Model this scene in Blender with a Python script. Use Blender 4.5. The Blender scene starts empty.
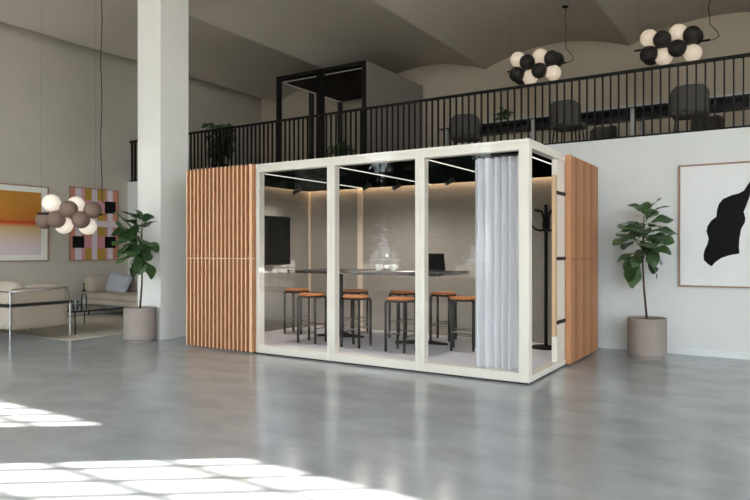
import bpy, bmesh, math, random
from mathutils import Vector, Matrix
random.seed(7)
PI = math.pi
scene = bpy.context.scene
COL = scene.collection

# ------------------------------------------------------------------ camera
CAM_H, F_PX, YAW = 1.26, 642.0, math.radians(32.4)
cam_data = bpy.data.cameras.new('camera')
cam_data.sensor_width = 36.0
cam_data.lens = F_PX * 36.0 / 750.0
cam_data.clip_end = 300
camera = bpy.data.objects.new('camera', cam_data)
COL.objects.link(camera)
camera.location = (0, 0, CAM_H)
camera.rotation_euler = (PI / 2, 0, YAW)
scene.camera = camera

# ------------------------------------------------------------------ sky, sun, exposure
SKY_COL, SKY_STR = (0.82, 0.91, 1.0), 4.1
SUN_STR = 27.0
world = bpy.data.worlds.new('sky')
world.use_nodes = True
bg = world.node_tree.nodes['Background']
bg.inputs[0].default_value = (*SKY_COL, 1)
bg.inputs[1].default_value = SKY_STR
scene.world = world
SUN_AZ, SUN_EL = math.radians(53.5), math.radians(25.9)
sun_data = bpy.data.lights.new('sun', 'SUN')
sun_data.energy = SUN_STR
sun_data.angle = math.radians(0.35)
sun_data.color = (1.0, 0.95, 0.88)
sun = bpy.data.objects.new('sun', sun_data)
COL.objects.link(sun)
sun.rotation_euler = Vector((math.sin(SUN_AZ) * math.cos(SUN_EL), math.cos(SUN_AZ) * math.cos(SUN_EL), -math.sin(SUN_EL))).to_track_quat('-Z', 'Y').to_euler()
sun.location = (-20, -15, 12)
vs = scene.view_settings
vs.view_transform = 'Standard'
vs.look = 'None'
vs.gamma = 1.0
vs.use_curve_mapping = False
vs.exposure = 1.38
scene.cycles.use_adaptive_sampling = False
scene.cycles.caustics_reflective = False
scene.cycles.caustics_refractive = False

# ------------------------------------------------------------------ photo pixel -> world helpers
FW = (-math.sin(YAW), math.cos(YAW)); RT = (math.cos(YAW), math.sin(YAW))
def ray(x, y):
    a = (x - 375.0) / F_PX
    return (FW[0] + a * RT[0], FW[1] + a * RT[1], -(y - 250.0) / F_PX)
def at_z(x, y, z=0.0):
    d = ray(x, y); t = (z - CAM_H) / d[2]
    return (d[0] * t, d[1] * t, z)
def at_y(x, y, Y):
    d = ray(x, y); t = Y / d[1]
    return (d[0] * t, Y, CAM_H + d[2] * t)
def at_x(x, y, X):
    d = ray(x, y); t = X / d[0]
    return (X, d[1] * t, CAM_H + d[2] * t)
def at_depth(x, y, t):
    d = ray(x, y)
    return (d[0] * t, d[1] * t, CAM_H + d[2] * t)

# ------------------------------------------------------------------ materials
def lin(r, g, b):
    def c(v):
        v /= 255.0
        return v / 12.92 if v <= 0.04045 else ((v + 0.055) / 1.055) ** 2.4
    return (c(r), c(g), c(b))
def material(name, rgb, rough=0.5, metal=0.0, var=0.0, scale=8.0, stretch=(1, 1, 1), bump=0.0, bump_scale=60.0, spec=0.5, coat=0.0, coat_rough=0.05, sub=None, emit=None, emit_str=0.0, rgb2=None, rough_var=0.0):
    m = bpy.data.materials.new(name)
    m.use_nodes = True
    nt = m.node_tree; N = nt.nodes; L = nt.links
    p = N['Principled BSDF']
    p.inputs['Base Color'].default_value = (*rgb, 1)
    p.inputs['Roughness'].default_value = rough
    p.inputs['Metallic'].default_value = metal
    p.inputs['Specular IOR Level'].default_value = spec
    if coat:
        p.inputs['Coat Weight'].default_value = coat
        p.inputs['Coat Roughness'].default_value = coat_rough
    if emit:
        p.inputs['Emission Color'].default_value = (*emit, 1)
        p.inputs['Emission Strength'].default_value = emit_str
    if var or bump or rgb2:
        tc = N.new('ShaderNodeTexCoord'); mp = N.new('ShaderNodeMapping')
        mp.inputs['Scale'].default_value = stretch
        L.new(tc.outputs['Object'], mp.inputs[0])
    if var or rgb2:
        no = N.new('ShaderNodeTexNoise')
        no.inputs['Scale'].default_value = scale
        no.inputs['Detail'].default_value = 6
        no.inputs['Roughness'].default_value = 0.6
        L.new(mp.outputs[0], no.inputs['Vector'])
        rp = N.new('ShaderNodeValToRGB')
        a = tuple(v * (1 - var) for v in rgb); b = tuple(min(1, v * (1 + var)) for v in (rgb2 or rgb))
        rp.color_ramp.elements[0].position = 0.3; rp.color_ramp.elements[0].color = (*a, 1)
        rp.color_ramp.elements[1].position = 0.7; rp.color_ramp.elements[1].color = (*b, 1)
        L.new(no.outputs[0], rp.inputs[0]); L.new(rp.outputs[0], p.inputs['Base Color'])
        if rough_var:
            mr = N.new('ShaderNodeMapRange')
            mr.inputs['From Min'].default_value = 0.3; mr.inputs['From Max'].default_value = 0.7
            mr.inputs['To Min'].default_value = rough - rough_var; mr.inputs['To Max'].default_value = rough + rough_var
            L.new(no.outputs[0], mr.inputs[0]); L.new(mr.outputs[0], p.inputs['Roughness'])
    if bump:
        nb = N.new('ShaderNodeTexNoise')
        nb.inputs['Scale'].default_value = bump_scale; nb.inputs['Detail'].default_value = 4
        L.new(mp.outputs[0], nb.inputs['Vector'])
        bn = N.new('ShaderNodeBump'); bn.inputs['Strength'].default_value = bump; bn.inputs['Distance'].default_value = 0.01
        L.new(nb.outputs[0], bn.inputs['Height']); L.new(bn.outputs[0], p.inputs['Normal'])
    return m
def glass_material(name, tint=(0.988, 0.99, 0.988), gain=1.0, rough=0.0):
    m = bpy.data.materials.new(name); m.use_nodes = True
    nt = m.node_tree; N = nt.nodes; L = nt.links
    N.remove(N['Principled BSDF'])
    tr = N.new('ShaderNodeBsdfTransparent'); tr.inputs[0].default_value = (*tint, 1)
    gl = N.new('ShaderNodeBsdfGlossy'); gl.inputs['Roughness'].default_value = rough
    fr = N.new('ShaderNodeFresnel'); fr.inputs[0].default_value = 1.45
    mu = N.new('ShaderNodeMath'); mu.operation = 'MULTIPLY'; mu.inputs[1].default_value = gain; mu.use_clamp = True
    mx = N.new('ShaderNodeMixShader')
    L.new(fr.outputs[0], mu.inputs[0]); L.new(mu.outputs[0], mx.inputs[0])
    L.new(tr.outputs[0], mx.inputs[1]); L.new(gl.outputs[0], mx.inputs[2])
    L.new(mx.outputs[0], N['Material Output'].inputs[0])
    return m
def emission_material(name, rgb, strength):
    m = bpy.data.materials.new(name); m.use_nodes = True
    nt = m.node_tree
    nt.nodes.remove(nt.nodes['Principled BSDF'])
    e = nt.nodes.new('ShaderNodeEmission'); e.inputs[0].default_value = (*rgb, 1); e.inputs[1].default_value = strength
    nt.links.new(e.outputs[0], nt.nodes['Material Output'].inputs[0])
    return m
def sheer_material(name, rgb):
    m = bpy.data.materials.new(name); m.use_nodes = True
    nt = m.node_tree; N = nt.nodes; L = nt.links
    N.remove(N['Principled BSDF'])
    df = N.new('ShaderNodeBsdfDiffuse'); df.inputs[0].default_value = (*rgb, 1)
    tl = N.new('ShaderNodeBsdfTranslucent'); tl.inputs[0].default_value = (*rgb, 1)
    tr = N.new('ShaderNodeBsdfTransparent')
    tc = N.new('ShaderNodeTexCoord'); wv = N.new('ShaderNodeTexNoise'); wv.inputs['Scale'].default_value = 220
    L.new(tc.outputs['Object'], wv.inputs['Vector'])
    bn = N.new('ShaderNodeBump'); bn.inputs['Strength'].default_value = 0.2
    L.new(wv.outputs[0], bn.inputs['Height']); L.new(bn.outputs[0], df.inputs['Normal'])
    m1 = N.new('ShaderNodeMixShader'); m1.inputs[0].default_value = 0.3
    m2 = N.new('ShaderNodeMixShader'); m2.inputs[0].default_value = 0.05
    L.new(df.outputs[0], m1.inputs[1]); L.new(tl.outputs[0], m1.inputs[2])
    L.new(m1.outputs[0], m2.inputs[1]); L.new(tr.outputs[0], m2.inputs[2])
    L.new(m2.outputs[0], N['Material Output'].inputs[0])
    return m
def gradient_material(name, z0, z1, stops):
    m = bpy.data.materials.new(name); m.use_nodes = True
    nt = m.node_tree; N = nt.nodes; L = nt.links
    p = N['Principled BSDF']; p.inputs['Roughness'].default_value = 0.7
    tc = N.new('ShaderNodeTexCoord'); sp = N.new('ShaderNodeSeparateXYZ'); mr = N.new('ShaderNodeMapRange')
    L.new(tc.outputs['Object'], sp.inputs[0]); L.new(sp.outputs[2], mr.inputs[0])
    mr.inputs['From Min'].default_value = z0; mr.inputs['From Max'].default_value = z1
    rp = N.new('ShaderNodeValToRGB'); cr = rp.color_ramp
    cr.elements[0].position = stops[0][0]; cr.elements[0].color = (*lin(*stops[0][1]), 1)
    cr.elements[1].position = stops[-1][0]; cr.elements[1].color = (*lin(*stops[-1][1]), 1)
    for pos, c in stops[1:-1]:
        e = cr.elements.new(pos); e.color = (*lin(*c), 1)
    L.new(mr.outputs[0], rp.inputs[0]); L.new(rp.outputs[0], p.inputs['Base Color'])
    return m

M = {}
M['concrete_floor'] = material('concrete_floor', lin(162, 166, 168), rough=0.19, var=0.15, scale=2.1, stretch=(1, 1.6, 1), spec=0.5)
M['plaster_white'] = material('plaster_white', lin(226, 226, 222), rough=0.85, var=0.03, scale=1.5, bump=0.06, bump_scale=30, spec=0.2)
M['plaster_column'] = material('plaster_column', lin(234, 231, 224), rough=0.8, var=0.02, scale=1.5, spec=0.2)
M['plaster_grey'] = material('plaster_grey', lin(193, 185, 172), rough=0.85, var=0.05, scale=1.2, bump=0.06, bump_scale=25, spec=0.2)
M['plaster_ceiling'] = material('plaster_ceiling', lin(190, 181, 168), rough=0.9, var=0.05, scale=0.9, bump=0.06, bump_scale=20, spec=0.2)
M['plaster_upper'] = material('plaster_upper', lin(208, 194, 174), rough=0.9, var=0.05, scale=1.1, spec=0.2)
M['paint_trim'] = material('paint_trim', lin(228, 229, 227), rough=0.5, var=0.01)
M['black_steel'] = material('black_steel', lin(24, 22, 20), rough=0.5, spec=0.2, var=0.05)
M['dark_steel'] = material('dark_steel', lin(38, 33, 29), rough=0.5, metal=0.0, spec=0.3, var=0.05)
M['frame_cream'] = material('frame_cream', lin(240, 231, 217), rough=0.35, var=0.01, spec=0.5)
M['plinth_black'] = material('plinth_black', lin(16, 16, 17), rough=0.7, var=0.05)
M['oak'] = material('oak', lin(192, 138, 98), rough=0.5, var=0.015, scale=3.0, stretch=(9, 9, 0.5), rgb2=lin(194, 140, 100))
M['oak_mid'] = material('oak_mid', lin(184, 129, 90), rough=0.5, var=0.02, scale=3.0, stretch=(9, 9, 0.5))
M['oak_deep'] = material('oak_deep', lin(170, 116, 78), rough=0.5, var=0.02, scale=3.0, stretch=(9, 9, 0.5))
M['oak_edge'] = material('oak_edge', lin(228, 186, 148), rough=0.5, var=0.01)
M['oak_pale'] = material('oak_pale', lin(222, 184, 142), rough=0.5, var=0.06, scale=3.0, stretch=(8, 8, 0.9))
M['oak_seat'] = material('oak_seat', lin(204, 128, 70), rough=0.45, var=0.12, scale=5.0, stretch=(1, 8, 1))
M['felt'] = material('felt', lin(146, 139, 129), rough=0.95, var=0.12, scale=45, stretch=(0.3, 0.3, 2), spec=0.1, bump=0.15, bump_scale=160)
M['felt_pale'] = material('felt_pale', lin(214, 196, 172), rough=0.7, var=0.02)
M['carpet'] = material('carpet', lin(226, 225, 229), rough=0.95, var=0.06, scale=60, bump=0.2, bump_scale=240, spec=0.1)
M['ceiling_black'] = material('ceiling_black', lin(12, 12, 13), rough=0.9, spec=0.0, var=0.05)
M['glass'] = glass_material('glass', gain=0.3)
M['glass_small'] = glass_material('glass_small', tint=(0.9, 0.93, 0.93), gain=1.4, rough=0.02)
M['glass_dark'] = glass_material('glass_dark', tint=(0.8, 0.8, 0.8), gain=0.8)
M['led_white'] = emission_material('led_white', (1.0, 0.93, 0.84), 0.5)
M['led_warm'] = emission_material('led_warm', (1.0, 0.72, 0.46), 6.0)
M['led_dim'] = emission_material('led_dim', (1.0, 0.9, 0.78), 0.05)
M['curtain'] = sheer_material('curtain', lin(243, 243, 246))
M['screen_black'] = material('screen_black', lin(11, 11, 13), rough=0.12, var=0.05)
M['black_plastic'] = material('black_plastic', lin(22, 22, 23), rough=0.4, var=0.05)
M['table_top'] = material('table_top', lin(58, 52, 47), rough=0.65, spec=0.25, var=0.12, scale=4, stretch=(1, 8, 1))
M['ceramic'] = material('ceramic', lin(238, 236, 230), rough=0.25, var=0.01)
M['paper'] = material('paper', lin(245, 245, 243), rough=0.8, var=0.01)
M['pot_clay'] = material('pot_clay', lin(156, 143, 135), rough=0.75, var=0.05, scale=12, bump=0.1, bump_scale=80)
M['soil'] = material('soil', lin(52, 42, 34), rough=1.0, var=0.3, scale=40, bump=0.8, bump_scale=60)
M['bark'] = material('bark', lin(84, 68, 53), rough=0.95, var=0.25, scale=30, stretch=(1, 1, 0.3), spec=0.1)
M['leaf_dark'] = material('leaf_dark', lin(46, 72, 40), rough=0.42, var=0.25, scale=9, rgb2=lin(66, 92, 50))
M['leaf_mid'] = material('leaf_mid', lin(62, 92, 50), rough=0.4, var=0.22, scale=9, rgb2=lin(88, 116, 64))
M['leaf_outdoor'] = material('leaf_outdoor', lin(46, 58, 36), rough=0.6, var=0.3, scale=3)
M['linen'] = material('linen', lin(156, 143, 127), rough=0.95, var=0.08, scale=70, bump=0.25, bump_scale=200, spec=0.1)
M['linen_pale'] = material('linen_pale', lin(182, 170, 154), rough=0.95, var=0.06, scale=60, bump=0.25, bump_scale=200, spec=0.1)
M['linen_blue'] = material('linen_blue', lin(176, 179, 186), rough=0.95, var=0.06, scale=14, bump=0.25, bump_scale=180, spec=0.1)
M['leather_black'] = material('leather_black', lin(27, 25, 25), rough=0.45, var=0.1, scale=40, bump=0.1, bump_scale=120)
M['chrome'] = material('chrome', (0.42, 0.42, 0.41), rough=0.22, metal=1.0, var=0.01)
M['rug'] = material('rug', lin(205, 197, 183), rough=1.0, var=0.1, scale=50, bump=0.4, bump_scale=160, spec=0.05)
M['globe_clay'] = material('globe_clay', lin(136, 112, 98), rough=0.6, var=0.05, scale=14, stretch=(1, 1, 6))
M['globe_black'] = material('globe_black', lin(44, 39, 36), rough=0.6, var=0.05, scale=14, stretch=(1, 1, 6))
M['globe_glow'] = material('globe_glow', lin(240, 230, 214), rough=0.4, emit=(1.0, 0.87, 0.72), emit_str=0.16, var=0.01)
M['globe_glow_dim'] = material('globe_glow_dim', lin(240, 228, 210), rough=0.4, emit=(1.0, 0.78, 0.58), emit_str=0.13, var=0.01)
M['wood_frame'] = material('wood_frame', lin(160, 124, 100), rough=0.5, var=0.12, scale=4, stretch=(1, 1, 6))
M['mat_board'] = material('mat_board', lin(232, 228, 218), rough=0.9, var=0.01)
M['print_white'] = material('print_white', lin(236, 235, 232), rough=0.8, var=0.01)
M['print_black'] = material('print_black', lin(8, 8, 8), rough=0.7, var=0.05, spec=0.2)
M['print_salmon'] = material('print_salmon', lin(206, 138, 116), rough=0.8, var=0.04, scale=30)
M['print_pink'] = material('print_pink', lin(214, 150, 158), rough=0.8, var=0.04, scale=30)
M['print_lilac'] = material('print_lilac', lin(222, 208, 216), rough=0.8, var=0.03, scale=30)
M['print_mustard'] = material('print_mustard', lin(190, 150, 62), rough=0.8, var=0.05, scale=30)
M['print_fields'] = gradient_material('print_fields', 1.16, 2.33, [(0.0, (212, 200, 203)), (0.10, (216, 200, 202)), (0.30, (214, 190, 168)), (0.44, (204, 170, 116)), (0.475, (214, 120, 70)), (0.51, (198, 62, 30)), (0.545, (194, 116, 40)), (0.8, (190, 128, 44)), (1.0, (186, 126, 40))])
M['booth_grey'] = material('booth_grey', lin(146, 138, 132), rough=0.8, var=0.05, scale=5)
M['uphol_dark'] = material('uphol_dark', lin(98, 94, 90), rough=0.9, var=0.08, scale=50, bump=0.2, bump_scale=150)
M['mezz_table'] = material('mezz_table', lin(40, 41, 43), rough=0.3, var=0.1, scale=6)
M['white_metal'] = material('white_metal', lin(205, 205, 203), rough=0.35, var=0.01)
M['paving'] = material('paving', lin(150, 146, 138), rough=0.9, var=0.1, scale=0.6)

# ------------------------------------------------------------------ mesh builder
class MB:
    def __init__(self):
        self.v = []; self.f = []; self.mi = []
    def add(self, vs, fs, mi=0):
        o = len(self.v)
        self.v += [tuple(p) for p in vs]
        self.f += [tuple(i + o for i in q) for q in fs]
        self.mi += [mi] * len(fs)
        return self
    def box(self, x0, x1, y0, y1, z0, z1, mi=0):
        vs = [(x, y, z) for z in (z0, z1) for y in (y0, y1) for x in (x0, x1)]
        return self.add(vs, [(0, 2, 3, 1), (4, 5, 7, 6), (0, 1, 5, 4), (2, 6, 7, 3), (0, 4, 6, 2), (1, 3, 7, 5)], mi)
    def tube(self, path, r, n=10, caps=True, mi=0):
        P = [Vector(p) for p in path]
        rs = r if isinstance(r, (list, tuple)) else [r] * len(P)
        vs = []; fs = []
        ref = None
        for i, p in enumerate(P):
            a = P[max(0, i - 1)]; b = P[min(len(P) - 1, i + 1)]
            t = (b - a).normalized()
            if ref is None:
                ref = t.orthogonal().normalized()
            u = (ref - t * ref.dot(t))
            u = u.normalized() if u.length > 1e-6 else t.orthogonal().normalized()
            ref = u
            w = t.cross(u)
            for k in range(n):
                a_ = 2 * PI * k / n
                vs.append(p + (u * math.cos(a_) + w * math.sin(a_)) * rs[i])
        for i in range(len(P) - 1):
            for k in range(n):
                k2 = (k + 1) % n
                fs.append((i * n + k, i * n + k2, (i + 1) * n + k2, (i + 1) * n + k))
        if caps:
            fs.append(tuple(reversed(range(n)))); fs.append(tuple((len(P) - 1) * n + k for k in range(n)))
        return self.add(vs, fs, mi)
    def lathe(self, prof, n=24, c=(0, 0, 0), mi=0):
        vs = []; fs = []
        m = len(prof)
        for k in range(n):
            a = 2 * PI * k / n
            for (r, z) in prof:
                vs.append((c[0] + r * math.cos(a), c[1] + r * math.sin(a), c[2] + z))
        for k in range(n):
            k2 = (k + 1) % n
            for j in range(m - 1):
                fs.append((k * m + j, k2 * m + j, k2 * m + j + 1, k * m + j + 1))
        fs.append(tuple(k * m for k in reversed(range(n))))
        fs.append(tuple(k * m + m - 1 for k in range(n)))
        return self.add(vs, fs, mi)
    def sphere(self, c, r, nu=20, nv=12, mi=0):
        vs = [(c[0], c[1], c[2] - r)]; fs = []
        for j in range(1, nv):
            ph = -PI / 2 + PI * j / nv
            for k in range(nu):
                a = 2 * PI * k / nu
                vs.append((c[0] + r * math.cos(ph) * math.cos(a), c[1] + r * math.cos(ph) * math.sin(a), c[2] + r * math.sin(ph)))
        vs.append((c[0], c[1], c[2] + r))
        for k in range(nu):
            fs.append((0, 1 + (k + 1) % nu, 1 + k))
            fs.append((len(vs) - 1, 1 + (nv - 2) * nu + k, 1 + (nv - 2) * nu + (k + 1) % nu))
        for j in range(nv - 2):
            for k in range(nu):
                a = 1 + j * nu + k; b = 1 + j * nu + (k + 1) % nu
                fs.append((a, b, b + nu, a + nu))
        return self.add(vs, fs, mi)
    def soft(self, c, s, r=0.05, puff=(0, 0, 0), n=10, rot=None, mi=0):
        """rounded, puffed cushion: centre c, full size s, corner radius r, bulge per axis"""
        bm = bmesh.new()
        bmesh.ops.create_cube(bm, size=2.0)
        bmesh.ops.subdivide_edges(bm, edges=bm.edges[:], cuts=n, use_grid_fill=True)
        h = [q / 2 for q in s]
        vs = []
        for v in bm.verts:
            p = [v.co[i] * h[i] for i in range(3)]
            inner = [max(-(h[i] - r), min(h[i] - r, p[i])) for i in range(3)]
            d = Vector([p[i] - inner[i] for i in range(3)])
            if d.length > 1e-9:
                d = d.normalized() * r
            q = [inner[i] + d[i] for i in range(3)]
            for i in range(3):
                o = [j for j in range(3) if j != i]
                w = (1 - v.co[o[0]] ** 2) * (1 - v.co[o[1]] ** 2)
                q[i] += puff[i] * w * (q[i] / h[i])
            q = Vector(q)
            if rot is not None:
                q = rot @ q
            vs.append(q + Vector(c))
        bm.verts.ensure_lookup_table(); bm.verts.index_update()
        fs = [tuple(v.index for v in f.verts) for f in bm.faces]
        bm.free()
        return self.add(vs, fs, mi)
    def mesh(self, name, mats, smooth=False, bevel=0.0, off=(0, 0, 0)):
        me = bpy.data.meshes.new(name)
        me.from_pydata([(a - off[0], b - off[1], c - off[2]) for a, b, c in self.v], [], self.f)
        for m in (mats if isinstance(mats, (list, tuple)) else [mats]):
            me.materials.append(M[m])
        me.polygons.foreach_set('material_index', self.mi)
        bm = bmesh.new(); bm.from_mesh(me)
        if bevel:
            bmesh.ops.bevel(bm, geom=bm.edges[:], offset=bevel, segments=2, affect='EDGES', profile=0.5)
        bmesh.ops.recalc_face_normals(bm, faces=bm.faces[:])
        bm.to_mesh(me); bm.free()
        if smooth:
            me.polygons.foreach_set('use_smooth', [True] * len(me.polygons))
            if smooth == 'auto':
                me.set_sharp_from_angle(angle=math.radians(40))
        return me
def world_loc(o):
    p = Vector((0, 0, 0))
    while o is not None:
        p = p + o.location; o = o.parent
    return p
def link(name, me, parent=None, loc=(0, 0, 0)):
    o = bpy.data.objects.new(name, me); COL.objects.link(o)
    o.location = loc
    if parent is not None:
        o.parent = parent
    return o
def build(mb, name, mats, parent=None, smooth=False, bevel=0.0, local=False):
    """world-space shapes become a mesh object (child of parent, stored relative to it)"""
    off = (0, 0, 0) if (parent is None or local) else tuple(world_loc(parent))
    return link(name, mb.mesh(name, mats, smooth, bevel, off), parent)
def tag(o, label=None, cat=None, group=None, kind=None):
    if label: o['label'] = label
    if cat: o['category'] = cat
    if group: o['group'] = group
    if kind: o['kind'] = kind
    return o
def thing(name, label, cat, loc=(0, 0, 0), rz=0.0, group=None):
    o = bpy.data.objects.new(name, None); COL.objects.link(o)
    o.location = loc; o.rotation_euler = (0, 0, rz); o.empty_display_size = 0.1
    return tag(o, label, cat, group)
def copy_tree(o, parent=None):
    c = o.copy(); COL.objects.link(c); c.parent = parent
    for ch in list(o.children):
        copy_tree(ch, c)
    return c
def struct(name, mb, mat, label, smooth=False, parent=None):
    o = build(mb, name, mat, parent, smooth)
    return tag(o, label, None, None, 'structure')
def box(x0, x1, y0, y1, z0, z1):
    return MB().box(x0, x1, y0, y1, z0, z1)

# ================================================================== the setting
XL, XR, XFAR = -11.53, 8.0, -18.0
YF, YS, YW, YB = -3.0, 4.0, 8.54, 12.6
ZM = 2.675
struct('floor', box(XFAR, XR, YF, YW, -0.15, 0.0), 'concrete_floor', 'polished grey concrete floor of the hall')
struct('wall_left', box(XL - 0.2, XL, YS, YB, 0, 5.6), 'plaster_grey', 'grey plaster side wall behind the lounge')
struct('wall_left_return', box(XFAR, XL - 0.2, YS, YS + 0.2, 0, 5.6), 'plaster_grey', 'plaster wall returning from the lounge corner')
struct('wall_far_left', box(XFAR - 0.2, XFAR, YF, YS + 0.2, 0, 5.6), 'plaster_grey', 'far plaster wall of the hall')
struct('wall_back', box(XL, XR, YW, YW + 0.2, 0, ZM), 'plaster_white', 'smooth white plaster wall under the mezzanine railing')
struct('wall_upper_back', box(XL - 0.2, XR + 0.2, YB, YB + 0.2, 0, 5.6), 'plaster_upper', 'beige plaster end wall of the mezzanine under the vaults')
struct('floor_mezzanine', box(XL, XR, YW + 0.2, YB, ZM - 0.25, ZM), 'plaster_upper', 'mezzanine floor slab behind the railing')
struct('baseboard_back', box(XL, XR, YW - 0.012, YW, 0, 0.075), 'paint_trim', 'low white baseboard along the white wall')
struct('column', box(-7.845, -7.35, 5.98, 6.48, 0, 5.5), 'plaster_column', 'square white plaster column rising to the vaulted ceiling')

# vaulted ceiling: shallow barrel vaults running away from the windows
def vault_profile():
    P, rise, zv = 2.85, 0.285, 5.055
    pts = []
    k0 = -10.95
    x = XFAR - 0.2
    xs = set([XFAR - 0.2, XR + 0.2])
    for i in range(-3, 8):
        for j in range(13):
            xs.add(round(k0 + P * i + 0.02 + (P - 0.04) * j / 12.0, 4))
    for x in sorted(xs):
        if x < XFAR - 0.2 or x > XR + 0.2: continue
        u = ((x - k0) / P) % 1.0
        w = min(u, 1 - u) * P
        t = max(0.0, (w - 0.02) / (P / 2 - 0.02))
        pts.append((x, zv + rise * (1 - (1 - t) ** 2)))
    return pts
vp = vault_profile()
mb = MB(); n = len(vp)
for (y, up) in ((YF - 0.2, 0), (YB + 0.2, 0)):
    mb.v += [(x, y, z) for x, z in vp] + [(x, y, 5.75) for x, z in vp]
for i in range(n - 1):
    a, b, c, d = i, i + 1, 2 * n + i + 1, 2 * n + i
    mb.f += [(a, b, c, d), (n + i, 3 * n + i, 3 * n + i + 1, n + i + 1), (i, n + i, n + i + 1, i + 1), (2 * n + i, 2 * n + i + 1, 3 * n + i + 1, 3 * n + i)]
mb.mi = [0] * len(mb.f)
o = struct('ceiling', mb, 'plaster_ceiling', 'beige plaster ceiling of shallow parallel barrel vaults', smooth='auto')
o.data.set_sharp_from_angle(angle=math.radians(12))

# window wall behind the viewer
WIN_W, PIER, Z_SILL, Z_HEAD = 5.04, 1.06, 0.12, 4.97
first = -4.17 - (2.83 - YF) / math.cos(SUN_AZ) * math.sin(SUN_AZ)      # right jamb of the first window, found from its sun patch
lefts = [first - WIN_W + i * (WIN_W + PIER) for i in range(4)]
mb = MB()
mb.box(XFAR - 0.2, XR + 0.2, YF - 0.25, YF, Z_HEAD, 5.6)
mb.box(XFAR - 0.2, XR + 0.2, YF - 0.25, YF, 0, Z_SILL)
edges = [XFAR - 0.2] + [e for l in lefts for e in (max(l, XFAR - 0.19), l + WIN_W)] + [XR + 0.2]
for i in range(0, len(edges), 2):
    if edges[i + 1] - edges[i] > 0.02:
        mb.box(edges[i], edges[i + 1], YF - 0.25, YF, Z_SILL, Z_HEAD)
struct('wall_front', mb, 'plaster_white', 'white wall with tall gridded windows facing the booth')
vbar = box(-0.010, 0.010, -0.02, 0.02, Z_SILL, Z_HEAD).mesh('mullion', 'black_steel')
hbar = box(0, WIN_W, -0.016, 0.016, -0.014, 0.014).mesh('transom', 'black_steel')
def make_window(idx, origin, rz):
    w = bpy.data.objects.new('window_%d' % idx, None); COL.objects.link(w); w.location = origin
    tag(w, 'tall steel window of many small panes', None, None, 'structure')
    fr = MB()
    fr.box(0, 0.04, -0.03, 0.03, Z_SILL, Z_HEAD).box(WIN_W - 0.04, WIN_W, -0.03, 0.03, Z_SILL, Z_HEAD)
    fr.box(0.04, WIN_W - 0.04, -0.03, 0.03, Z_SILL, Z_SILL + 0.04).box(0.04, WIN_W - 0.04, -0.03, 0.03, Z_HEAD - 0.04, Z_HEAD)
    build(fr, 'window_frame', 'black_steel', w, local=True)
    for k in range(1, 14):
        link('mullion', vbar, w, (k * WIN_W / 14, 0, 0))
    for k in range(1, 15):
        link('transom', hbar, w, (0, 0, Z_HEAD - 0.326 * k))
    build(box(0.02, WIN_W - 0.02, -0.003, 0.003, Z_SILL + 0.02, Z_HEAD - 0.02), 'window_pane', 'glass', w, local=True)
    w.rotation_euler = (0, 0, rz)
    pd = bpy.data.lights.new('window_portal', 'AREA'); pd.shape = 'RECTANGLE'; pd.size = WIN_W; pd.size_y = Z_HEAD - Z_SILL
    pd.cycles.is_portal = True
    po = bpy.data.objects.new('window_portal', pd); COL.objects.link(po)
    R_ = Matrix.Rotation(rz, 3, 'Z')
    po.location = Vector(origin) + R_ @ Vector((WIN_W / 2, 0.13, (Z_HEAD + Z_SILL) / 2)); po.rotation_euler = (PI / 2, 0, rz)
for i, l in enumerate(lefts):
    make_window(i + 1, (l, YF - 0.12, 0), 0.0)
# right-hand wall out of view, window added to light the hall
rys = [-2.3]
mb = MB()
mb.box(XR, XR + 0.25, YF, YB, Z_HEAD, 5.6).box(XR, XR + 0.25, YF, YB, 0, Z_SILL)
ed = [YF] + [e for y in rys for e in (y, y + WIN_W)] + [YB]
for i in range(0, len(ed), 2):
    mb.box(XR, XR + 0.25, ed[i], ed[i + 1], Z_SILL, Z_HEAD)
struct('wall_right', mb, 'plaster_white', 'white end wall with an unseen gridded window added for light')
for i, y in enumerate(rys):
    make_window(5 + i, (XR + 0.12, y, 0), PI / 2)
struct('ground_outside', box(-70, 60, -60, 40, -0.5, -0.16), 'paving', 'paved ground outside the windows')

# ================================================================== mezzanine railing
rail = thing('railing', 'long black steel railing of upright flat bars along the mezzanine edge', 'railing', (XL, YW + 0.06, ZM))
build(box(XL, XR, YW + 0.04, YW + 0.085, 3.505, 3.54), 'handrail', 'black_steel', rail)
build(box(XL, XR, YW + 0.045, YW + 0.08, ZM + 0.0, ZM + 0.03), 'bottom_rail', 'black_steel', rail)
bar = box(-0.008, 0.008, -0.017, 0.017, 0.03, 0.83).mesh('baluster', 'black_steel')
nb = 0
x = XL + 0.06
while x < 2.0:
    link('baluster', bar, rail, (x - XL, 0.0025, 0)); x += 0.099; nb += 1

# ================================================================== meeting booth
X0, X1, Y0, Y1, H = -6.55, -1.99, 5.807, 8.3, 2.3
ZB = 0.018
BX = [-5.395, -4.272, -3.142, -1.99]
pod = thing('meeting_booth', 'large glazed meeting booth with cream frame and oak slat panels on concrete floor', 'booth', (X0, Y0, 0))
build(box(X0 + 0.03, X1 - 0.03, Y0 + 0.03, Y1 - 0.03, 0, ZB), 'plinth', 'plinth_black', pod)
build(box(X0 + 0.02, X1 - 0.02, Y0 + 0.09, Y1 - 0.02, ZB, 0.05), 'floor_panel', 'carpet', pod)
build(box(X0, X1, Y0, Y1, 2.265, H), 'roof_panel', 'frame_cream', pod)
build(box(X0 + 0.13, X1 - 0.1, Y0 + 0.09, Y1 - 0.17, 2.195, 2.265), 'ceiling_panel', 'ceiling_black', pod, bevel=0.004)
build(box(X0 + 0.09, X1 - 0.09, Y1 - 0.1, Y1, ZB, 2.265), 'back_wall', 'felt', pod)
build(box(X0, X0 + 0.09, Y0, Y1, ZB, 2.265), 'side_wall', 'felt', pod)
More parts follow.
